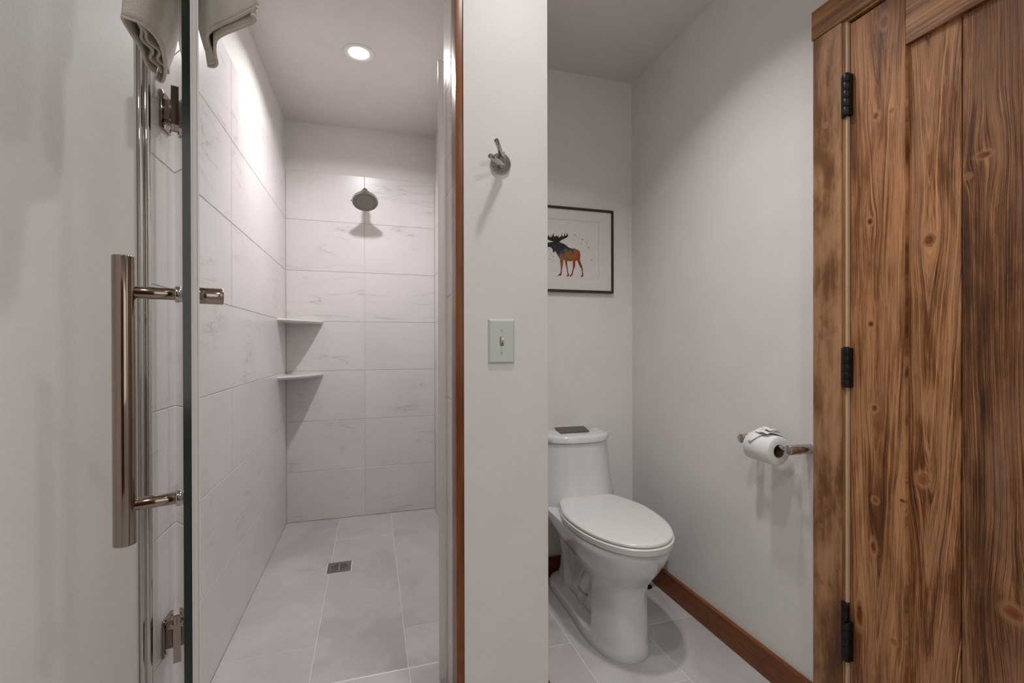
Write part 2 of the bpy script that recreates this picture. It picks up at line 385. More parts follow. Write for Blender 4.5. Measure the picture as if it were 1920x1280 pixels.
D, Mi, L = srgb(58, 31, 12), srgb(118, 72, 37), srgb(178, 127, 86)
D2, Mi2, L2_ = srgb(50, 27, 13), srgb(102, 63, 34), srgb(160, 114, 78)
M['stile'] = wood_mat('stained_pine_stile', 1, 2, 0.885, [(0.8646, 1.9425, .010, 1.7, .9), (0.8856, 1.7104, .0085, 1.2, .9), (0.8466, 1.7055, .007, .8, .5), (0.9004, 1.4385, .0085, 1.1, .9), (0.8976, 1.1676, .0085, 1.1, .9), (0.888, 0.9462, .0085, 1.1, .9), (0.8866, 0.7044, .008, 1.0, .9), (0.8906, 0.581, .008, 2.4, .9), (0.822, 0.7246, .007, .8, .9), (0.9268, 0.3852, .010, 3.6, 1.0), (0.841, 0.3612, .008, 1.2, .6)], 3.1, D, Mi, L, cath=0.035, eps=0.008, freq=190, line=0.3, contrast=.9)
M['plank_a'] = wood_mat('stained_pine_plank_swirl', 1, 2, 0.775, [(0.7704, 1.3618, .0135, 1.15, .8), (0.7835, 0.788, .0135, 1.1, .7)], 7.7, D, Mi, L, cath=0.05, eps=0.006, freq=230, line=0.75, blue=0.45, contrast=1.05, bump=.8)
M['plank_b'] = wood_mat('stained_pine_plank_dark', 1, 2, 0.600, [(0.6679, 1.5249, .013, .55, .9), (0.6961, 1.4884, .007, .8, .3), (0.6189, 0.5542, .017, .9, 1.0)], 12.4, D2, Mi2, L2_, cath=0.02, eps=0.01, freq=420, line=0.3, blue=0.6, contrast=1.0, bump=.8, blotch=(.5, .4))
M['plank_c'] = wood_mat('stained_pine_plank_plain', 1, 2, 0.44, [(0.45, 1.2, .012, 1.1, .8)], 21.4, D, Mi, L, cath=0.03, eps=0.03, freq=260)
M['rail'] = wood_mat('stained_pine_rail', 2, 1, 1.95, [], 17.2, D, Mi, L, cath=0.03, eps=0.03, freq=220, cath_off=1.0)
M['casing'] = wood_mat('stained_pine_casing', 1, 2, 1.01, [(1.0156, 1.7425, .006, 1.0, .3), (1.0272, .5875, .004, 1, .5), (1.0288, .4238, .006, 1.2, .3)], 5.5, srgb(80, 50, 27), srgb(116, 78, 47), srgb(166, 124, 90), cath=0.02, eps=0.03, freq=50, line=0.06, contrast=.85, bump=.2, fine=0.35)
M['head'] = wood_mat('stained_pine_head_casing', 2, 1, 2.04, [], 15.5, srgb(92, 56, 26), srgb(132, 88, 50), srgb(160, 116, 76), cath=0.02, eps=0.03, freq=110, line=0.3, contrast=.8, bump=.2, cath_off=2.0)
M['jamb'] = plain('pale_bare_pine_jamb', srgb(214, 182, 150), 0.6, nscale=30, var=0.25)
M['jamb_dark'] = wood_mat('stained_pine_jamb', 1, 2, 0.96, [], 25.5, srgb(90, 58, 28), srgb(124, 84, 44), srgb(152, 110, 66), freq=120, line=0.1, contrast=.6, bump=.1)
M['base'] = wood_mat('red_brown_baseboard', 2, 1, 0.03, [(0.05, 1.49, .008, 1.3, .2), (0.055, 1.32, .005, 1.2, .1), (0.045, 1.20, .005, 1.4, .1)], 9.9, srgb(66, 28, 10), srgb(104, 56, 24), srgb(126, 74, 36), cath=0.01, eps=0.02, freq=160, line=0.1, contrast=.6, bump=.15, rough=.35)
M['base_x'] = wood_mat('red_brown_baseboard_back', 2, 0, 0.03, [], 8.1, srgb(60, 26, 12), srgb(92, 46, 22), srgb(112, 62, 32), freq=160, line=0.1, contrast=.6, bump=.15, rough=.35)
M['strip'] = wood_mat('orange_brown_corner_strip', 0, 2, 0.205, [(0.213, .33, .005, 1.6, .1), (0.212, .27, .004, 1.6, .1)], 2.2, srgb(72, 32, 9), srgb(110, 57, 19), srgb(134, 78, 32), freq=90, line=0.05, contrast=.6, bump=.1, rough=.3)
M['lens'] = (lambda t: (t.put(t.n('ShaderNodeEmission', name='e').inputs[0], (1, .97, .94, 1)), t.t.nodes['e'].inputs[1].__setattr__('default_value', 14.0), t.t.links.new(t.t.nodes['e'].outputs[0], t.out.inputs[0]), t.m)[-1])(NT('glowing_lens'))

# ------------------------------------------------------------------ room shell
LX, BY, RX, AY = -0.483, 2.995, 1.272, 2.087      # left wall, shower back, right wall, alcove back
SF = 0.065                                         # shower floor height
JX = 0.213; SRX = 0.388; CURB = 0.122
def st(name, boxes, mat, bev=0.0):
    bm = bmesh.new()
    for b in boxes: box(bm, *b, bev=bev)
    return link(name, bm, mat, kind='structure')
NEAR = -0.95
st('wall_left', [(LX - .10, LX, NEAR - .1, 1.19, 0, CEIL), (LX - .10, LX - .006, 1.19, BY + .1, 2.149, CEIL)], M['paint'])
st('wall_near', [(LX, RX, NEAR - .1, NEAR, 0, CEIL)], M['paint'])
st('wall_right', [(RX, RX + .1, 0.975, AY + .1, 0, CEIL), (RX, RX + .1, 0.165, 0.975, 2.02, CEIL), (RX, RX + .1, NEAR, 0.165, 0, CEIL)], M['paint'])
st('wall_back', [(0.449, RX, AY, AY + .1, 0, CEIL)], M['paint'])
st('wall_middle', [(0.2229, 0.449, 1.155, 1.42, 0, CEIL), (0.396, 0.449, 1.42, BY + .1, 0, CEIL)], M['paint'])
st('ceiling', [(LX - .1, RX + .1, NEAR - .1, BY + .1, CEIL, CEIL + .1)], M['ceil'])
st('wall_shower_back', [(LX - .1, SRX + .008, BY + .006, BY + .1, 2.149, CEIL)], M['paint_shower'])
st('wall_shower_right', [(SRX + .006, 0.3965, 1.42, BY + .01, 2.149, CEIL), (0.2175, 0.2235, 1.218, 1.42, 2.149, CEIL)], M['paint_shower'])
rows = [SF, .361, .661, .960, 1.256, 1.557, 1.858, 2.149]
r = []
for i in range(7):
    if i in (2, 4, 5, 6): r += [(1.232, 1.896, rows[i], rows[i + 1]), (1.896, BY, rows[i], rows[i + 1])]
    else: r += [(1.232, BY, rows[i], rows[i + 1])]
MT = [M['marble'], M['grout_wall']]
tiled('wall_shower_left', 0, LX, 1, r, MT, [(LX - .1, LX - .0025, 1.19, BY + .1, 0, 2.149)], seed=4)
r = []
for i in range(7): r += [(LX, -0.04, rows[i], rows[i + 1]), (-0.04, SRX, rows[i], rows[i + 1])]
tiled('wall_shower_back_tiled', 1, BY, -1, r, MT, [(LX - .0025, SRX + .008, BY + .0025, BY + .1, 0, 2.149)], seed=11)
r = [(1.42 + (0.0), 2.35, rows[i], rows[i + 1]) for i in range(7)] + [(2.35, BY, rows[i], rows[i + 1]) for i in range(7)]
tiled('wall_shower_right_tiled', 0, SRX, -1, r, MT, [(SRX + .0025, 0.3965, 1.42, BY + .003, 0, 2.149)], seed=7)
r = [(1.225, 1.42, a, b) for a, b in zip([CURB] + rows[1:-1], rows[1:])]
tiled('trim_1', 0, JX, -1, r, MT, [(JX + .0025, 0.2235, 1.218, 1.42, 0, 2.149)], seed=9)
tiled('trim_2', 1, 1.42, 1, [(0.213, SRX, a, b) for a, b in zip(rows[:-1], rows[1:])], MT, [(0.213, SRX, 1.4195, 1.4205 - .0025, 0, 2.149)], seed=10, thick=.002)

# floors
MF = [M['slate'], M['grout']]
fr = []
for (a, b, off) in ((-0.79, -0.489, .3), (-0.489, -0.189, .05), (-0.189, 0.111, .39), (0.111, 0.411, .09), (0.411, 0.711, -.221), (0.711, 1.011, .095), (1.011, 1.272, -.210)):
    y = off - 1.21
    while y < AY:
        y0, y1 = max(y, NEAR), min(y + .605, AY if a > .4 else 1.19)
        if y1 - y0 > .01: fr.append((max(a, LX), b, y0, y1)) if b > LX + .01 else None
        y += .605
tiled('floor', 2, 0.0, 1, fr, MF, [(LX, RX, NEAR, 1.19, -.1, -.0012), (0.449, RX, 1.19, AY, -.1, -.0012)], seed=21)
sr = [(LX, -.19, 1.45, 1.745), (LX, -.19, 1.745, 2.333), (LX, -.19, 2.333, BY),
      (-.19, .111, 1.45, 2.043), (-.19, .111, 2.043, 2.655), (-.19, .111, 2.655, BY), (.111, SRX, 1.45, 1.765), (.111, SRX, 1.765, 2.37 + 1), ]
sr[-1] = (.111, SRX, 1.765, BY)
tiled('floor_shower', 2, SF, 1, sr, MF, [(LX, SRX, 1.450, BY, -.1, SF - .0012)], seed=30)
tiled('trim_3', 2, CURB, 1, [(LX, -.195, 1.19, 1.453), (-.195, .107, 1.19, 1.453), (.107, SRX, 1.19, 1.453)], MF, [(LX, SRX, 1.19, 1.4575, 0, CURB - .0008)], seed=40)

# metal edge profiles, wood corner strip
def prof_strip(name, x0, x1, y0, y1, z0, z1, mat, r):
    bm = bmesh.new(); box(bm, x0, x1, y0, y1, z0, z1, bev=r, seg=4)
    return autosmooth(link(name, bm, mat, kind='structure'), 50)
bm = bmesh.new(); box(bm, LX - .001, LX + .006, 1.190, 1.212, 0, CEIL, bev=.0025, seg=3); box(bm, LX - .001, LX + .011, 1.212, 1.233, 0, CEIL, bev=.005, seg=4)
autosmooth(link('trim_4', bm, M['chrome'], kind='structure'), 60)
bm = bmesh.new(); box(bm, JX - .0075, JX + .002, 1.218, 1.240, CURB, CEIL, bev=.0035, seg=4); box(bm, JX - .003, JX + .002, 1.240, 1.272, CURB, CEIL, bev=.001, seg=2)
autosmooth(link('trim_5', bm, M['chrome'], kind='structure'), 60)
prof_strip('trim_6', 0.2035, 0.2217, 1.158, 1.218, 0, CEIL, M['strip'], .0012)

# baseboards
def baseb(name, boxes, mat): return st(name, boxes, mat, bev=.002)
baseb('baseboard_right', [(RX - .0175, RX, 1.057, AY, 0, .094)], M['base'])
baseb('baseboard_back', [(0.449, RX - .0175, AY - .0175, AY, 0, .094)], M['base_x'])
baseb('baseboard_middle', [(0.449, 0.4665, 1.155, AY - .0175, 0, .19)], M['base'])

# ------------------------------------------------------------------ wooden door in the right wall
bm = bmesh.new(); box(bm, 1.250, RX + .002, 0.969, 1.056, 0, 2.008, bev=.0015)
link('trim_7', bm, M['casing'], kind='structure')
bm = bmesh.new(); box(bm, 1.246, RX + .002, 0.075, 1.058, 2.008, 2.093, bev=.0015)
link('trim_8', bm, M['head'], kind='structure')
bm = bmesh.new(); box(bm, 1.254, RX + .095, 0.9594, 0.975, 0, 2.008, bev=.001); box(bm, 1.254, RX + .095, 0.163, 0.959, 1.999, 2.02)
link('trim_9', bm, M['jamb_dark'], kind='structure')
bm = bmesh.new(); box(bm, 1.252, RX + .002, 0.08, 0.163, 0, 2.008, bev=.0015)
link('trim_10', bm, M['casing'], kind='structure')
bm = bmesh.new(); box(bm, 1.2535, RX + .09, 0.9548, 0.9592, 0.003, 1.999)
link('trim_11', bm, M['jamb'], kind='structure')
door = thing('door_1', (1.28, 0.952, 0.0), 'rustic knotty stained pine door with black hinges', 'door', kind='structure')
FX = 1.262; TX = FX + .036
def dpart(name, b, mat, bev=.0015):
    bm = bmesh.new(); box(bm, *b, bev=bev, seg=2); return link(name, bm, mat, door)
dpart('stile', (FX, TX, 0.8157, 0.9525, 0.008, 1.994), M['stile'])
dpart('stile', (FX, TX, 0.172, 0.310, 0.008, 1.994), M['plank_c'])
dpart('rail', (FX, TX, 0.310, 0.8157, 1.852, 1.994), M['rail'])
dpart('rail', (FX, TX, 0.310, 0.8157, 0.008, 0.20), M['rail'])
pe = [0.8157 + .006, 0.7082, 0.585, 0.445, 0.304]
for k, mt in enumerate(('plank_a', 'plank_b', 'plank_c', 'plank_a')):
    dpart('panel_plank', (FX + .012, TX - .012, pe[k + 1] + .0008, pe[k] - .0008, 0.195, 1.858), M[mt], bev=.003)
for z0, z1, low in ((1.7406, 1.853, 0), (0.9954, 1.1039, 0), (0.2433, 0.3507, 1)):
    bm = bmesh.new()
    ks = 5; h = (z1 - z0) / ks
    for k in range(ks): rod(bm, (1.2475, 0.953, z0 + k * h + .0003), (1.2475, 0.953, z0 + (k + 1) * h - .0003), .0095, 20, .001)
    rod(bm, (1.2475, .953, z1), (1.2475, .953, z1 + (.045 if low else .003)), .0035 if low else .007, 12, .001)
    if low: rod(bm, (1.2475, .953, z1 + .045), (1.2475, .953, z1 + .050), .0075, 12, .001)
    box(bm, 1.2485, 1.2622, 0.9535, 0.9690, z0, z1 + (.05 if low else 0), bev=.0008)
    box(bm, 1.2485, 1.264, 0.9440, 0.9530, z0, z1, bev=.0008)
    autosmooth(link('hinge', bm, M['black_metal'], door), 40)

# second wooden door, unseen behind the viewpoint, added for the handle's dark reflection
door2 = thing('door_2', (-.05, NEAR, 0), 'unseen stained pine door behind the viewpoint, added for its dark reflection', 'door', kind='structure')
for x0, x1 in ((-.42, -.29), (.19, .32)):
    bm = bmesh.new(); box(bm, x0, x1, NEAR + .002, NEAR + .036, .008, 1.994, bev=.0015); link('stile', bm, M['base_x'], door2)
for k in range(4):
    bm = bmesh.new(); box(bm, -.29 + .12 * k, -.171 + .12 * k, NEAR + .004, NEAR + .024, .008, 1.994, bev=.003); link('panel_plank', bm, M['base_x'], door2)
for z0, z1 in ((.008, .2), (1.85, 1.994)):
    bm = bmesh.new(); box(bm, -.29, .19, NEAR + .024, NEAR + .036, z0, z1, bev=.0015); link('rail', bm, M['base_x'], door2)
# ------------------------------------------------------------------ shower glass door (open towards the room)
Nn = Vector((-.2314, .69, 0)); Hh = Vector((-.4615, 1.33, 0)); du = (Hh - Nn).normalized(); dn = Vector((-du.y, du.x, 0))   # dn: outer (left) face
ZB, ZT, GT = .134, 1.922, .0102
sd = thing('shower_door', (Hh.x, Hh.y, CURB), 'clear frameless glass shower door swung open, long polished bar handle on it', 'shower door')
def dp(s, o, z): p = Nn + du * s + dn * o; return Vector((p.x, p.y, z))
def dbox(bm, s0, s1, o0, o1, z0, z1, bev=0, seg=2, mi=0):
    vs0 = set(bm.verts); ret = bmesh.ops.create_cube(bm, size=1.0); vs = ret['verts']
    for v in vs: v.co = dp(s0 + (v.co.x + .5) * (s1 - s0), o0 + (v.co.y + .5) * (o1 - o0), z0 + (v.co.z + .5) * (z1 - z0))
    for f in {f for v in vs for f in v.link_faces}: f.material_index = mi
    if bev: bmesh.ops.bevel(bm, geom=list({e for v in vs for e in v.link_edges}), offset=bev, segments=seg, affect='EDGES')
Lg = (Hh - Nn).length
bm = bmesh.new(); dbox(bm, 0, Lg, -GT, 0, ZB, ZT); bm.normal_update()
for f in bm.faces:
    c = f.calc_center_median(); nrm = f.normal
    f.material_index = 0 if abs(nrm.dot(dn)) > .9 else 1
gp = link('glass_panel', bm, [M['glass'], M['glass_edge']], sd)
bm = bmesh.new(); dbox(bm, -.0035, .012, -GT - .0058, -GT - .0003, ZB, ZT, bev=.0018, seg=3)
autosmooth(link('edge_seal', bm, M['seal'], sd, label='pale grey vinyl strip along the free edge'), 50)
# handle
hs, ho = .072, .062
zt, zu, zl, zb_ = 1.2335, 1.186, .902, .851
hx = dp(hs, ho, 0)
bm = bmesh.new(); rod(bm, (hx.x, hx.y, zb_), (hx.x, hx.y, zt), .0128, 40, .0012)
hd = autosmooth(link('pull_handle', bm, M['nickel'], sd), 60)
for z in (zu, zl):
    bm = bmesh.new(); rod(bm, dp(hs, .004, z), dp(hs, ho - .004, z), .0082, 28, .001)
    autosmooth(link('post', bm, M['nickel'], hd), 60)
    bm = bmesh.new(); rod(bm, dp(hs, .0002, z), dp(hs, .0075, z), .0115, 28, .0015); rod(bm, dp(hs, -GT - .005, z), dp(hs, -GT - .0002, z), .0115, 28, .0015)
    autosmooth(link('washer', bm, M['chrome'], hd), 60)
bm = bmesh.new(); rod(bm, dp(hs, -GT - .005, zu), dp(hs, -GT - .040, zu), .0118, 32, .0012); rod(bm, dp(hs, -GT - .036, zu) + Vector((du * -.0118)), dp(hs, -GT - .036, zu) + Vector(du * -.0125), .0018, 10, .0002)
autosmooth(link('knob', bm, M['nickel'], sd, label='short round knob on the inner face'), 60)
# glass hinges
for z in (1.682, .408):
    bm = bmesh.new()
    box(bm, LX, LX + .006, 1.302, 1.358, z - .0445, z + .0445, bev=.0015, seg=2)
    hg = autosmooth(link('glass_hinge', bm, M['nickel'], sd), 40)
    bm = bmesh.new(); box(bm, LX + .006, LX + .030, 1.306, 1.350, z - .024, z + .024, bev=.0015, seg=2)
    autosmooth(link('pivot_block', bm, M['nickel'], hg), 40)
    for o0, o1 in ((.0004, .0066), (-GT - .0066, -GT - .0004)):
        bm = bmesh.new(); dbox(bm, Lg - .052, Lg - .004, o0, o1, z - .0445, z + .0445, bev=.001)
        autosmooth(link('clamp_plate', bm, M['nickel'], hg), 40)
    for dz in (-.036, .036):
        for yy in (1.309, 1.351):
            bm = bmesh.new(); lathe(bm, [(.0045, 0), (.004, .0012), (.0022, .0015), (.0015, .0004), (0, .0004)], (LX + .006, yy, z + dz), (1, 0, 0), 14)
            link('screw', bm, M['chrome'], hg)

# strike profile on the right jamb
bm = bmesh.new()
sec = [(JX - .0005, 1.365), (JX - .009, 1.365), (JX - .0105, 1.3665), (JX - .0225, 1.3655), (JX - .0245, 1.368), (JX - .0245, 1.377), (JX - .0225, 1.3795), (JX - .0115, 1.3795), (JX - .009, 1.384), (JX - .0085, 1.392), (JX - .0005, 1.392)]
loft(bm, [[(x, y, z) for x, y in sec] for z in (CURB + .001, 1.950)], smooth=False)
link('door_strike_profile', bm, M['vinyl'], label='pale vinyl and metal strike strip standing on the curb at the right jamb', cat='door seal')

# ------------------------------------------------------------------ towel over the glass door
def resample(pts, n, closed=True):
    P = [Vector(p) for p in pts]; m = len(P); out = []
    tot = m if closed else m - 1
    for i in range(n):
        t = i / (n if closed else n - 1) * tot; k = int(math.floor(t)); f = t - k
        if not closed and k >= m - 1: out.append(P[-1].copy()); continue
        g = (lambda j: P[j % m]) if closed else (lambda j: P[max(0, min(m - 1, j))])
        a, b, c, d = g(k - 1), g(k), g(k + 1), g(k + 2)
        out.append(0.5 * ((2 * b) + (c - a) * f + (2 * a - 5 * b + 4 * c - d) * f * f + (-a + 3 * b - 3 * c + d) * f ** 3))
    return out
def sheet(bm, levels, n=60):
    """levels: open or closed curves joined into cloth"""
    R = [resample(l, n, closed=False) for l in levels]
    fine = []
    for j in range(n):
        fine.append(resample([r_[j] for r_ in R], 22, closed=False))
    V = [[bm.verts.new(p) for p in colm] for colm in fine]
    for a, b in zip(V, V[1:]):
        for k in range(len(a) - 1):
            f = bm.faces.new((a[k], a[k + 1], b[k + 1], b[k])); f.smooth = True
def v3(l, z): return [(x, y, z if len(q) == 0 else q[0]) for x, y, *q in l]
tw = thing('bath_towel', (-.28, .80, 1.55), 'off-white terry towel hung over the top of the glass shower door', 'towel')
bm = bmesh.new()
# left (outer) half: a loop of cloth, open at the bottom; hem points then two higher levels then the top of the door
hemL = [(-.331, .880, 1.552), (-.3375, .868, 1.556), (-.327, .820, 1.555), (-.322, .775, 1.553), (-.3159, .7402, 1.550), (-.3075, .738, 1.549), (-.2985, .7456, 1.55), (-.2915, .766, 1.551), (-.2940, .800, 1.552), (-.3060, .845, 1.552), (-.3200, .884, 1.551), (-.3325, .905, 1.551), (-.3375, .895, 1.552)]
midL = [(-.327, .900, 1.64), (-.333, .870, 1.64), (-.326, .815, 1.64), (-.314, .760, 1.64), (-.298, .722, 1.64), (-.285, .712, 1.64), (-.270, .722, 1.64), (-.266, .750, 1.64), (-.272, .800, 1.64), (-.286, .850, 1.64), (-.300, .885, 1.64), (-.313, .912, 1.64), (-.322, .915, 1.64)]
def top_loop(side, z, thick, s0, s1, n=13):
    out = []
    half = n // 2
    for i in range(n):
        if i <= 3: s = s1 - (s1 - s0) * i / 4; o = thick
        elif i <= 6: s = s0 + .001; o = thick - thick * (i - 3) / 4
        else: s = s0 + (s1 - s0) * (i - 6) / 6; o = .004
        p = dp(s, o if side > 0 else -GT - o, z); out.append((p.x, p.y, z))
    return out
hiL = top_loop(1, 1.78, .030, .02, .24); hiL2 = top_loop(1, 1.925, .016, .02, .25)
sheet(bm, [hemL, midL, hiL, hiL2], 70)
# inner folded layers
for sh in (0.0, 1.0):
    inn = [(-.3255 + .010 * sh, .885, 1.556), (-.322 + .010 * sh, .868, 1.556), (-.3265 + .010 * sh, .848, 1.557), (-.314 + .009 * sh, .825, 1.557), (-.318 + .007 * sh, .800, 1.557), (-.308 + .004 * sh, .775, 1.556), (-.305, .756, 1.556)]
    sheet(bm, [inn, [(x + .006, y, z + .09) for x, y, z in inn], [(x + .022, y, z + .2) for x, y, z in inn]], 40)
# right (inner) half
hemR = [(-.2375, .818, 1.548), (-.2290, .812, 1.548), (-.2250, .806, 1.549), (-.2262, .785, 1.552), (-.2235, .762, 1.556), (-.2130, .744, 1.556), (-.1975, .7260, 1.554), (-.1800, .7080, 1.552), (-.1620, .690, 1.551), (-.1420, .668, 1.549), (-.1385, .664, 1.549)]
midR = [(-.262, .842, 1.64), (-.250, .825, 1.64), (-.243, .805, 1.64), (-.232, .780, 1.64), (-.222, .755, 1.64), (-.210, .735, 1.64), (-.194, .714, 1.64), (-.178, .697, 1.64), (-.162, .682, 1.64), (-.145, .665, 1.64), (-.138, .656, 1.64)]
def top_line(side, z, o, s0, s1, n):
    out = []
    for i in range(n):
        p = dp(s1 - (s1 - s0) * i / (n - 1), o if side > 0 else -GT - o, z); out.append((p.x, p.y, z))
    return out
sheet(bm, [hemR, midR, top_line(-1, 1.80, .022, .02, .24, 11), top_line(-1, 1.925, .014, .02, .25, 11)], 60)
hemR2 = [(-.2420, .826, 1.548), (-.2330, .822, 1.546), (-.2240, .806, 1.544), (-.2180, .775, 1.545), (-.2090, .7500, 1.547), (-.1930, .7290, 1.545), (-.1760, .7120, 1.543), (-.1600, .6970, 1.542), (-.1480, .6850, 1.541), (-.1440, .6750, 1.541), (-.1470, .6700, 1.542)]
midR2 = [(x + .004, y + .008, 1.64) for x, y, z in midR]
sheet(bm, [hemR2, midR2, top_line(-1, 1.80, .012, .02, .24, 11), top_line(-1, 1.925, .006, .02, .25, 11)], 60)
# saddle over the door's top edge
sad = []
for k in range(13):
    a = PI * k / 12; R_ = .0051 + .012
    sad.append([tuple(dp(.02 + (.23) * i / 8, -GT / 2 + R_ * math.cos(a), 1.924 + .014 * math.sin(a))) for i in range(9)])
sheet(bm, sad, 20)
to = link('cloth', bm, M['towel'], tw)
so = to.modifiers.new('thick', 'SOLIDIFY'); so.thickness = .0032; so.offset = 0
# hem band
bm = bmesh.new()
def hem_tube(pts, r=.0021):
    tube(bm, resample([(x, y, z) for x, y, z in pts], 70, closed=False), r, 8)
hem_tube(hemL); hem_tube(hemR); hem_tube(hemR2)
link('hem', bm, M['towel'], tw)

# ------------------------------------------------------------------ shower fittings
# head
sh = thing('shower_head', (-.037, BY, 2.03), 'round chrome shower head on a short arm, high on the tiled back wall', 'shower head')
hc = Vector((-.034, 2.818, 1.945)); hn = Vector((0.02, -.50, -.86)).normalized()
bm = bmesh.new()
lathe(bm, [(.012, -.088), (.017, -.084), (.022, -.070), (.0215, -.060), (.019, -.052), (.022, -.044), (.032, -.034), (.052, -.020), (.069, -.010), (.0735, -.002), (.0735, .003), (.071, .005), (.0675, .004), (.0665, .0015)], hc, hn, 56)
autosmooth(link('head_body', bm, M['chrome'], sh), 50)
bm = bmesh.new(); lathe(bm, [(.0668, .0005), (.0655, .0025), (.042, .0035), (.040, .0015), (.036, .0015), (.034, .004), (0, .0045)], hc, hn, 56)
fp = autosmooth(link('spray_face', bm, plain('grey_spray_face', srgb(150, 143, 136), .35, metal=.25, nscale=200, var=.1), sh, label='grey face plate with rings of nozzles'), 40)
bm = bmesh.new(); X, Y, Z = frame(hn)
for rr, nn in ((.012, 6), (.022, 10), (.029, 14), (.046, 20), (.053, 24), (.060, 28)):
    for k in range(nn):
        a = 2 * PI * (k + (rr * 90 % 1)) / nn; p = hc + Z * (.0035) + (X * math.cos(a) + Y * math.sin(a)) * rr
        lathe(bm, [(.0016, 0), (.0013, .0022), (0, .0022)], p, hn, 6)
link('nozzles', bm, M['black_metal'], fp)
bm = bmesh.new(); base = hc - hn * .084
tube(bm, [base + hn * .004, base - hn * .012, (-.036, base.y + .045, base.z + .026), (-.037, BY - .05, 2.036), (-.037, BY - .004, 2.036)], .0105, 20)
lathe(bm, [(.0, -.017), (.012, -.0145), (.0165, -.006), (.0175, 0), (.0165, .006), (.012, .0145), (0, .017)], base, hn, 24)
autosmooth(link('arm', bm, M['chrome'], sh), 50)
bm = bmesh.new(); lathe(bm, [(.034, 0), (.034, .003), (.028, .008), (.016, .012), (.011, .014)], (-.037, BY, 2.036), (0, -1, 0), 40)
autosmooth(link('flange', bm, M['chrome'], sh), 50)
bm = bmesh.new(); p = hc + X * -.074; rod(bm, hc + Vector((-.072, .002, .002)), hc + Vector((-.079, .001, -.004)), .0035, 12, .0008)
link('spray_lever', bm, M['chrome'], sh)

# corner shelves
def corner_shelf(z, label):
    bm = bmesh.new(); ax, ay = .2065, .272
    def ring(zz, sc):
        pts = [(LX, BY, zz), (LX, BY - ay * sc, zz)]
        for k in range(0, 25):
            a = PI / 2 * (k / 24)
            # shallow bowed front, nearly straight between the two walls
            bx = ax * sc * math.sin(a); by = ay * sc * math.cos(a)
            t_ = k / 24; lx = ax * sc * t_; ly = ay * sc * (1 - t_)
            f_ = .34
            pts.append((LX + lx * (1 - f_) + bx * f_, BY - (ly * (1 - f_) + by * f_), zz))
        return pts
    loft(bm, [ring(z - .019, .965), ring(z - .013, .99), ring(z - .007, 1.0), ring(z - .003, .992), ring(z, .975)], smooth=False)
    return autosmooth(link('corner_shelf', bm, M['shelf'], label=label, cat='shelf', group='marble corner shelves in the shower'), 30)
corner_shelf(1.2575, 'white stone corner shelf in the shower, upper of the two')
corner_shelf(.945, 'white stone corner shelf in the shower, lower of the two')

# drain
dr = thing('floor_drain', (-.149, 2.328, SF), 'square metal drain with round slotted grate in the shower floor', 'drain')
cx, cy, hw = -.149, 2.328, .0525
bm = bmesh.new(); box(bm, cx - hw - .004, cx + hw + .004, cy - hw - .004, cy + hw + .004, SF - .001, SF + .0012); link('grout_border', bm, M['grout'], dr)
bm = bmesh.new()
N_ = 48; outer = []; inner = []
for k in range(N_):
    a = 2 * PI * k / N_; c, s = math.cos(a), math.sin(a); m_ = max(abs(c), abs(s))
    outer.append((cx + hw * c / m_, cy + hw * s / m_)); inner.append((cx + .043 * c, cy + .043 * s))
loft(bm, [[(x, y, SF) for x, y in outer], [(x, y, SF + .003) for x, y in outer], [(x, y, SF + .003) for x, y in inner], [(x, y, SF + .0014) for x, y in inner]], cap0=False, cap1=False, smooth=False)
link('frame_plate', bm, M['steel'], dr)
bm = bmesh.new(); lathe(bm, [(.043, SF + .0014), (.043, SF + .0042), (.0385, SF + .0042), (.0385, SF + .002)], (cx, cy, 0), (0, 0, 1), 48)
for k in range(-4, 5):
    yy = k * .0085; wv = math.sqrt(max(.0, .0385 ** 2 - yy ** 2)); box(bm, cx - wv, cx + wv, cy + yy - .0021, cy + yy + .0021, SF + .0022, SF + .0038)
box(bm, cx - .003, cx + .003, cy - .0385, cy + .0385, SF + .0022, SF + .004)
autosmooth(link('grate', bm, M['chrome'], dr), 40)
bm = bmesh.new(); lathe(bm, [(0, SF + .0013), (.0385, SF + .0013)], (cx, cy, 0), (0, 0, 1), 32); link('drain_hole', bm, M['dark_hole'], dr)

# ceiling light
cl = thing('ceiling_light', (-.052, 2.2186, CEIL), 'round recessed light glowing in the shower ceiling', 'ceiling light')
bm = bmesh.new(); lathe(bm, [(.068, 0), (.067, -.003), (.062, -.005), (.046, -.004), (.043, -.001)], (-.052, 2.2186, CEIL), (0, 0, 1), 48)
autosmooth(link('trim_ring', bm, plain('white_lamp_trim', srgb(225, 222, 218), .4), cl), 60)
bm = bmesh.new(); lathe(bm, [(.0435, -.0015), (.03, -.0025), (0, -.003)], (-.052, 2.2186, CEIL), (0, 0, 1), 48)
link('lens', bm, M['lens'], cl, label='glowing white lens')

# ------------------------------------------------------------------ on the middle wall
PF = 1.155
rh = thing('robe_hook', (.319, PF, 1.581), 'chrome double robe hook on a round plate on the narrow wall', 'hook')
bm = bmesh.new(); lathe(bm, [(.0272, 0), (.0272, .0045), (.0262, .0058), (0, .0058)], (.319, PF, 1.581), (0, -1, 0), 56); autosmooth(link('back_plate', bm, M['chrome'], rh), 40)
bm = bmesh.new(); box(bm, .3145, .3260, PF - .019, PF - .0055, 1.566, 1.606, bev=.0012); autosmooth(link('post_bar', bm, M['chrome'], rh), 40)
for a, b in (((.3195, PF - .017, 1.594), (.2915, PF - .064, 1.612)), ((.3195, PF - .017, 1.5735), (.2765, PF - .060, 1.5735))):
    bm = bmesh.new(); rod(bm, a, b, .0060, 28, .0006); autosmooth(link('peg', bm, M['chrome'], rh), 50)

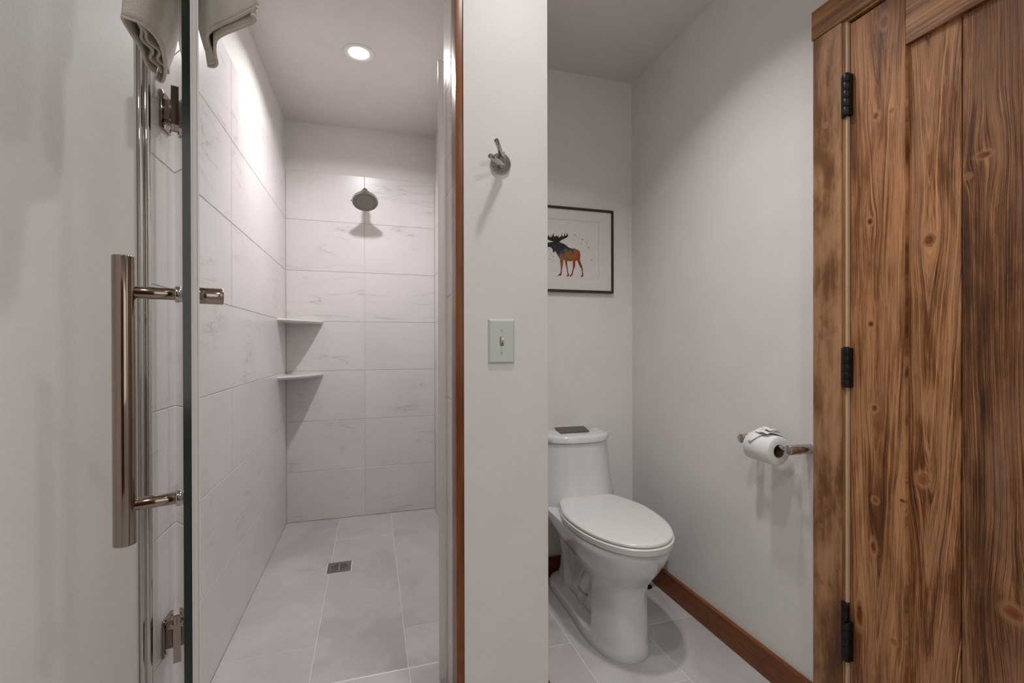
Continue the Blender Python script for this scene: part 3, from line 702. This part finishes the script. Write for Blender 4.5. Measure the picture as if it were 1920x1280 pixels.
sw = thing('light_switch', (.3203, PF, 1.1235), 'single white toggle light switch on the narrow wall', 'light switch')
bm = bmesh.new(); x0, x1, z0, z1 = .2853, .3553, 1.0664, 1.1806
def rr(y, ins): return [(x0 + ins, y, z0 + ins), (x1 - ins, y, z0 + ins), (x1 - ins, y, z1 - ins), (x0 + ins, y, z1 - ins)]
loft(bm, [rr(PF, 0), rr(PF - .0015, 0), rr(PF - .006, .0045)], smooth=False); link('cover_plate', bm, M['switch_plastic'], sw)
bm = bmesh.new(); box(bm, .3153, .3253, PF - .0064, PF - .004, 1.1115, 1.1355); link('toggle_slot', bm, plain('grey_slot', srgb(120, 116, 106), .6), sw)
bm = bmesh.new(); loft(bm, [[(.3165, PF - .005, 1.118), (.3241, PF - .005, 1.118), (.3241, PF - .005, 1.129), (.3165, PF - .005, 1.129)], [(.3175, PF - .0165, 1.1265), (.3231, PF - .0165, 1.1265), (.3231, PF - .0150, 1.1345), (.3175, PF - .0150, 1.1345)]], smooth=False); link('toggle', bm, M['toggle_plastic'], sw)
for z in (1.1535, 1.0935):
    bm = bmesh.new(); lathe(bm, [(.0030, 0), (.0026, .001), (0, .0011)], (.3203, PF - .006, z), (0, -1, 0), 14)
    link('screw', bm, M['switch_plastic'], sw)

# ------------------------------------------------------------------ toilet alcove
pic = thing('framed_picture', (.90, AY, 1.575), 'framed watercolour print of a moose above the toilet', 'picture')
fx0, fx1, fz0, fz1 = .637, 1.1575, 1.369, 1.781; FY = AY - .018
bm = bmesh.new(); fw = .0115
for b in ((fx0, fx1, fz1 - fw, fz1), (fx0, fx1, fz0, fz0 + fw), (fx0, fx0 + fw, fz0 + fw, fz1 - fw), (fx1 - fw, fx1, fz0 + fw, fz1 - fw)):
    box(bm, b[0], b[1], FY, AY, b[2], b[3], bev=.001)
link('frame', bm, M['frame_wood'], pic)
bm = bmesh.new()
o = [(fx0 + fw, fz0 + fw), (fx1 - fw, fz0 + fw), (fx1 - fw, fz1 - fw), (fx0 + fw, fz1 - fw)]
mx0, mx1, mz0, mz1 = fx0 + .075, fx1 - .080, fz0 + .065, fz1 - .062
i_ = [(mx0, mz0), (mx1, mz0), (mx1, mz1), (mx0, mz1)]; i2 = [(mx0 + .0010, mz0 + .0010), (mx1 - .0010, mz0 + .0010), (mx1 - .0010, mz1 - .0010), (mx0 + .0010, mz1 - .0010)]
loft(bm, [[(x, FY + .006, z) for x, z in o], [(x, FY + .006, z) for x, z in i_]], cap0=False, cap1=False, smooth=False)
link('mat_board', bm, M['mat_board'], pic)
bm = bmesh.new(); loft(bm, [[(x, FY + .006, z) for x, z in i_], [(x, FY + .0078, z) for x, z in i2]], cap0=False, cap1=False, smooth=False)
link('mat_bevel', bm, M['mat_bevel'], pic)
bm = bmesh.new(); quad(bm, [(x, FY + .0078, z) for x, z in [(mx0, mz0), (mx1, mz0), (mx1, mz1), (mx0, mz1)]])
pr = link('print', bm, M['print'], pic)
# moose outline; picture units: px of a 1280 view over 100 px of the photograph's own framing of the print, turned to metres
def mp(px, py): return (.8085 + (px - 130) / 1280 * .287, 1.783 - ((35.0 + py / 12.8) / 152.0) * .416)
body = [(130, 395), (190, 385), (240, 370), (300, 355), (380, 350), (450, 385), (510, 400), (570, 440), (610, 475), (680, 492), (760, 490), (830, 515), (880, 548), (882, 580), (893, 620), (885, 680), (882, 750), (905, 820), (935, 890), (945, 960), (950, 1030), (965, 1080), (955, 1110), (925, 1135), (898, 1132), (905, 1110), (930, 1080), (925, 1010), (915, 950), (870, 880), (830, 800), (800, 752), (770, 790), (768, 850), (765, 890), (735, 960), (715, 1040), (705, 1090), (690, 1112), (650, 1135), (630, 1130), (640, 1108), (672, 1088), (690, 1020), (710, 950), (712, 870), (705, 775), (640, 788), (580, 785), (578, 830), (580, 880), (590, 950), (600, 1030), (612, 1075), (628, 1095), (608, 1130), (560, 1135), (558, 1122), (585, 1100), (580, 1040), (565, 960), (540, 870), (520, 775), (490, 755), (485, 820), (480, 880), (460, 950), (450, 1020), (445, 1070), (446, 1110), (400, 1125), (345, 1128), (360, 1115), (395, 1090), (420, 1055), (428, 980), (425, 900), (412, 800), (408, 745), (370, 690), (330, 620), (290, 560), (285, 600), (265, 612), (245, 590), (240, 545), (205, 500), (150, 490), (90, 520), (20, 545), (-60, 548), (-110, 520), (-120, 480), (-80, 440), (0, 410), (60, 400)]
antler = [(240, 360), (180, 345), (130, 330), (60, 300), (0, 262), (-60, 205), (-95, 140), (-70, 160), (-30, 205), (-20, 150), (0, 215), (20, 160), (38, 225), (60, 165), (78, 235), (100, 180), (118, 245), (140, 260), (150, 200), (168, 262), (200, 270), (205, 205), (222, 270), (238, 215), (262, 170), (262, 235), (300, 250), (330, 220), (350, 250), (375, 215), (380, 268), (408, 250), (430, 225), (440, 240), (452, 130), (462, 235), (500, 222), (532, 120), (530, 215), (560, 205), (572, 140), (602, 212), (580, 245), (520, 280), (460, 310), (400, 355), (360, 375), (300, 372)]
from mathutils.geometry import tessellate_polygon
for nm, pl, mt in (('painted_moose', body, 'moose'), ('painted_antlers', antler, 'moose')):
    bm = bmesh.new(); pts = [mp(*q) for q in pl]; y_ = FY + .0074 if nm == 'painted_moose' else FY + .0073
    vs = [bm.verts.new((x, y_, z)) for x, z in pts]
    for tri in tessellate_polygon([[Vector((x, z, 0)) for x, z in pts]]): 
        try: bm.faces.new([vs[k] for k in tri])
        except Exception: pass
    link(nm, bm, M[mt], pr)
for (px, py, rr_) in [(755, 185, 14), (720, 290, 12), (940, 272, 16), (905, 378, 13), (1045, 335, 12), (1080, 455, 16), (1155, 735, 14), (155, 548, 10), (205, 655, 9), (262, 700, 10), (250, 800, 11), (168, 758, 10), (268, 830, 8), (368, 845, 8), (825, 870, 5), (850, 1080, 5)]:
    x, z = mp(px, py); rr_ *= .00022
    bm = bmesh.new(); bm.faces.new([bm.verts.new((x + rr_ * 1.2 * math.cos(a * PI / 5), FY + .0074, z + rr_ * math.sin(a * PI / 5))) for a in range(10)])
    link('ink_spot', bm, M['ink_spot'], pr)

# toilet
TC = .893
tl = thing('toilet', (TC, 1.75, 0), 'white one-piece toilet with lid closed, against the alcove back wall', 'toilet')
NS = 26
def ring_from(z, yf, yb, hwf, xc=TC, zfun=None):
    """closed plan outline: front tip yf to back yb; hwf(y) gives the half width"""
    pts = []
    ss = [0.5 - 0.5 * math.cos(PI * i / (NS - 1)) for i in range(NS)]
    ys = [yf + (yb - yf) * s for s in ss]
    for y in ys: pts.append((xc + hwf(y), y, z if zfun is None else zfun(y)))
    for y in reversed(ys[:-1]): pts.append((xc - hwf(y), y, z if zfun is None else zfun(y)))
    return pts[:-1] if abs(hwf(ys[0])) < 1e-6 else pts
def sm(x, a, b):
    t = max(0, min(1, (x - a) / (b - a))); return t * t * (3 - 2 * t)
def prof(yf, fl, wf, wb, y1, y2, yb, p=2.0, rb=.03):
    """front half-ellipse of length fl and half width wf, blending to wb between y1 and y2, rounded back end"""
    def f(y):
        if y < yf + fl:
            t = (yf + fl - y) / fl; base = wf * max(0, 1 - t ** p) ** (1 / p)
        else: base = wf
        w_ = base + (wb - wf) * sm(y, y1, y2)
        d = yb - y
        if d < rb: w_ -= (rb - math.sqrt(max(0, rb * rb - (rb - d) ** 2))) 
        return max(w_, 0.0)
    return f
S = [  # z, yf, fl, wf, wb, y1, y2, yb, xc, back radius, squareness
    (0.000, 1.420, .19, .111, .104, 1.62, 1.75, 2.060, .882, .10, 2.2),
    (0.010, 1.417, .19, .113, .107, 1.62, 1.75, 2.062, .882, .10, 2.2),
    (0.036, 1.419, .19, .111, .105, 1.62, 1.75, 2.060, .882, .10, 2.2),
    (0.044, 1.421, .19, .109, .092, 1.600, 1.625, 2.050, .882, .09, 2.2),
    (0.050, 1.423, .18, .108, .060, 1.592, 1.606, 2.035, .883, .05, 2.3),
    (0.090, 1.432, .17, .104, .052, 1.588, 1.602, 2.030, .885, .05, 2.4),
    (0.150, 1.441, .16, .100, .050, 1.584, 1.600, 2.030, .887, .05, 2.5),
    (0.205, 1.444, .16, .100, .054, 1.590, 1.612, 2.030, .889, .05, 2.5),
    (0.238, 1.440, .17, .104, .062, 1.61, 1.66, 2.035, .890, .05, 2.4),
    (0.262, 1.426, .19, .116, .080, 1.66, 1.80, 2.040, .892, .05, 2.3),
    (0.290, 1.402, .21, .135, .104, 1.70, 1.86, 2.045, .893, .05, 2.2),
    (0.320, 1.379, .23, .152, .126, 1.74, 1.90, 2.050, .893, .05, 2.15),
    (0.350, 1.361, .25, .165, .150, 1.77, 1.93, 2.058, .893, .04, 2.15),
    (0.378, 1.350, .25, .172, .168, 1.79, 1.94, 2.062, .893, .04, 2.15),
    (0.400, 1.346, .26, .175, .175, 1.80, 1.94, 2.064, .893, .04, 2.15),
    (0.409, 1.348, .26, .173, .174, 1.80, 1.94, 2.062, .893, .04, 2.15),
    (0.412, 1.354, .26, .167, .168, 1.80, 1.94, 2.060, .893, .04, 2.15)]
bm = bmesh.new()
loft(bm, [ring_from(z, yf, yb, prof(yf, fl, wf, wb, y1, y2, yb, p, rb), xc) for z, yf, fl, wf, wb, y1, y2, yb, xc, rb, p in S])
# trapway curve and rear column at both flanks
for s in (-1, 1):
    tube(bm, resample([(.888 + s * .020, 1.58, .27), (.888 + s * .034, 1.655, .225), (.888 + s * .040, 1.715, .15), (.888 + s * .040, 1.745, .085), (.888 + s * .036, 1.752, .040)], 18, closed=False), [.044 - .0006 * k for k in range(18)], 24)
    tube(bm, resample([(.888 + s * .020, 1.895, .038), (.888 + s * .022, 1.900, .09), (.888 + s * .026, 1.915, .17), (.888 + s * .034, 1.93, .27), (.888 + s * .050, 1.94, .36)], 18, closed=False), [.058 - .0012 * min(k, 10) + .0014 * max(0, k - 9) for k in range(18)], 24)
tb = autosmooth(link('bowl', bm, M['china'], tl), 42)
# tank
bm = bmesh.new()
def tank_ring(z, hw, yf, bow, r=.035, yb=2.083, xc=.888):
    pts = []; n = 20
    for i in range(n + 1):          # front, left to right, bowed
        t = -1 + 2 * i / n; x = hw * t; y = yf + bow * abs(t) ** 2.6
        pts.append((xc + x, y, z))
    pts[0] = (xc - hw, yf + bow + .004, z); pts[-1] = (xc + hw, yf + bow + .004, z)
    for k in range(1, 5): pts.append((xc + hw, yf + bow + (yb - r - yf - bow) * k / 4, z))
    for k in range(1, 5): a = PI / 2 * k / 4; pts.append((xc + hw - r + r * math.cos(a), yb - r + r * math.sin(a), z))
    for k in range(0, 5): a = PI / 2 + PI / 2 * k / 4; pts.append((xc - hw + r + r * math.cos(a), yb - r + r * math.sin(a), z))
    for k in range(1, 4): pts.append((xc - hw, yb - r - (yb - r - yf - bow) * k / 4, z))
    return pts
loft(bm, [tank_ring(z, hw, yf, bow) for z, hw, yf, bow in ((.36, .172, 1.835, .075), (.40, .176, 1.822, .080), (.43, .177, 1.826, .078), (.47, .172, 1.838, .074), (.55, .164, 1.848, .070), (.62, .157, 1.853, .068), (.679, .152, 1.856, .067))])
autosmooth(link('tank', bm, M['china'], tl), 42)
bm = bmesh.new(); loft(bm, [tank_ring(z, hw, yf, bow) for z, hw, yf, bow in ((.6805, .150, 1.860, .067), (.6815, .156, 1.851, .067), (.684, .1575, 1.848, .067), (.704, .1575, 1.848, .067), (.7095, .155, 1.851, .067), (.7122, .150, 1.857, .066), (.7130, .143, 1.866, .062))])
autosmooth(link('tank_lid', bm, M['china'], tl), 50)
# seat and lid
def seat_prof(yf, hw, yb, rb=.05): return prof(yf, .30, hw, hw - .045, 1.66, yb, yb, 2.1, rb)
def stack(name, levels, mat, xc=.897):
    bm = bmesh.new(); loft(bm, [ring_from(z, yf, yb, seat_prof(yf, hw, yb), xc) for z, yf, hw, yb in levels]); return autosmooth(link(name, bm, mat, tl), 50)
stack('seat', ((.4132, 1.342, .170, 1.840), (.4136, 1.331, .178, 1.850), (.4155, 1.327, .181, 1.852), (.4345, 1.325, .1825, 1.852), (.4368, 1.328, .180, 1.849), (.4375, 1.338, .172, 1.840)), M['seat_plastic'])
stack('seat_lid', ((.4392, 1.345, .166, 1.850), (.4397, 1.334, .1765, 1.858), (.4412, 1.331, .179, 1.860), (.4480, 1.331, .179, 1.860), (.4515, 1.335, .175, 1.855), (.4532, 1.342, .168, 1.849), (.4540, 1.355, .158, 1.840)), M['seat_plastic'])
for s in (-1, 1):
    bm = bmesh.new(); box(bm, .893 + s * .095 - .022, .893 + s * .095 + .022, 1.835, 1.872, .411, .440, bev=.006, seg=3)
    autosmooth(link('seat_hinge', bm, M['seat_plastic'], tl), 50)
# supply line and stop valve behind the bowl
sv = thing('supply_valve', (1.207, 1.862, 0), 'metal water supply valve and hose standing behind the toilet near the baseboard', 'valve')
bm = bmesh.new(); lathe(bm, [(.026, 0), (.025, .003), (.010, .007), (.0085, .009), (.0085, .060), (.013, .062), (.013, .085), (.008, .088), (0, .088)], (1.207, 1.862, 0), (0, 0, 1), 24)
autosmooth(link('valve_body', bm, M['black_metal'], sv), 50)
bm = bmesh.new(); lathe(bm, [(.004, .011), (.004, .024), (.014, .026), (.015, .034), (0, .036)], (1.207, 1.862, .074), (0.6, -.8, 0), 20); autosmooth(link('knob', bm, M['chrome'], sv), 50)
bm = bmesh.new(); tube(bm, resample([(1.207, 1.862, .086), (1.216, 1.845, .105), (1.243, 1.800, .128), (1.255, 1.785, .155), (1.248, 1.80, .195), (1.200, 1.90, .235), (1.110, 2.00, .25)], 40, closed=False), .0085, 14); link('hose', bm, M['pex'], sv)

# plaque lying on the tank lid
bm = bmesh.new()
cs = [(.8505, 2.058), (.9945, 2.058), (.958, 1.931), (.812, 1.925)]
cs = [(.838, 2.066), (.988, 2.062), (.957, 1.938), (.812, 1.931)]
loft(bm, [[(x, y, .7139) for x, y in cs], [(x, y, .7179) for x, y in cs]], smooth=False)
link('plaque', bm, M['plaque'], label='small dark engraved plaque lying on the toilet tank lid', cat='plaque')

# toilet paper holder and roll
th = thing('toilet_paper_holder', (RX, 1.178, .797), 'chrome two-post toilet paper holder on the right wall', 'toilet paper holder')
for y in (1.083, 1.268):
    bm = bmesh.new(); rod(bm, (RX, y, .798), (1.185, y, .798), .0148, 36, .0012)
    pst = autosmooth(link('post', bm, M['chrome'], th), 60)
    if y < 1.2:
        bm = bmesh.new(); lathe(bm, [(.0149, 0), (.0153, .0007), (.0153, .0018), (.0149, .0025)], (1.222, y, .798), (-1, 0, 0), 36); autosmooth(link('band', bm, M['steel'], pst), 50)
bm = bmesh.new(); rod(bm, (1.198, 1.083, .798), (1.198, 1.268, .798), .0065, 20, .0008); autosmooth(link('spindle', bm, M['chrome'], th), 60)
tr = thing('toilet_paper_roll', (1.198, 1.175, .790), 'white toilet paper roll with folded end on the wall holder', 'toilet paper roll')
rc = (1.196, 1.124, .7855); R0, R1 = .0445, .0205
bm = bmesh.new(); lathe(bm, [(R1, .001), (R0 - .003, 0), (R0, .003), (R0, .098), (R0 - .003, .101), (R1, .100)], rc, (0, 1, 0), 64)
autosmooth(link('paper', bm, M['tissue'], tr), 50)
bm = bmesh.new(); lathe(bm, [(R1, .1005), (R1, .0005), (R1 - .0012, .0005), (R1 - .0012, .1005), (R1, .1005)], rc, (0, 1, 0), 40); autosmooth(link('core', bm, M['card'], tr), 50)
bm = bmesh.new()   # folded V-shaped end laid over the top of the roll
def onroll(a, yy, lift): return Vector((rc[0] - (R0 + lift) * math.sin(a), yy, rc[2] + (R0 + lift) * math.cos(a)))
A, B = 16, 12
def fold(w0, w1, yc0, yc1, a0, a1, lift, crumple):
    g = []
    for i in range(A + 1):
        t = i / A; a = a0 + (a1 - a0) * t; w_ = w0 + (w1 - w0) * t; yc = yc0 + (yc1 - yc0) * t
        g.append([bm.verts.new(onroll(a, yc + w_ * (k / B - .5), lift + crumple * (.5 + .5 * math.sin(k * .62 + i * .35)) * (1 - .3 * t))) for k in range(B + 1)])
    for r0, r1 in zip(g, g[1:]):
        for k in range(B): bm.faces.new((r0[k], r0[k + 1], r1[k + 1], r1[k])).smooth = True
fold(.098, .012, 1.176, 1.196, -.75, 1.15, .003, .004)
fold(.075, .050, 1.182, 1.170, -.60, .45, .010, .006)
fold(.060, .030, 1.176, 1.160, -.40, .25, .016, .005)
fe = link('folded_end', bm, M['tissue'], tr); so = fe.modifiers.new('t', 'SOLIDIFY'); so.thickness = .0015; so.offset = 1
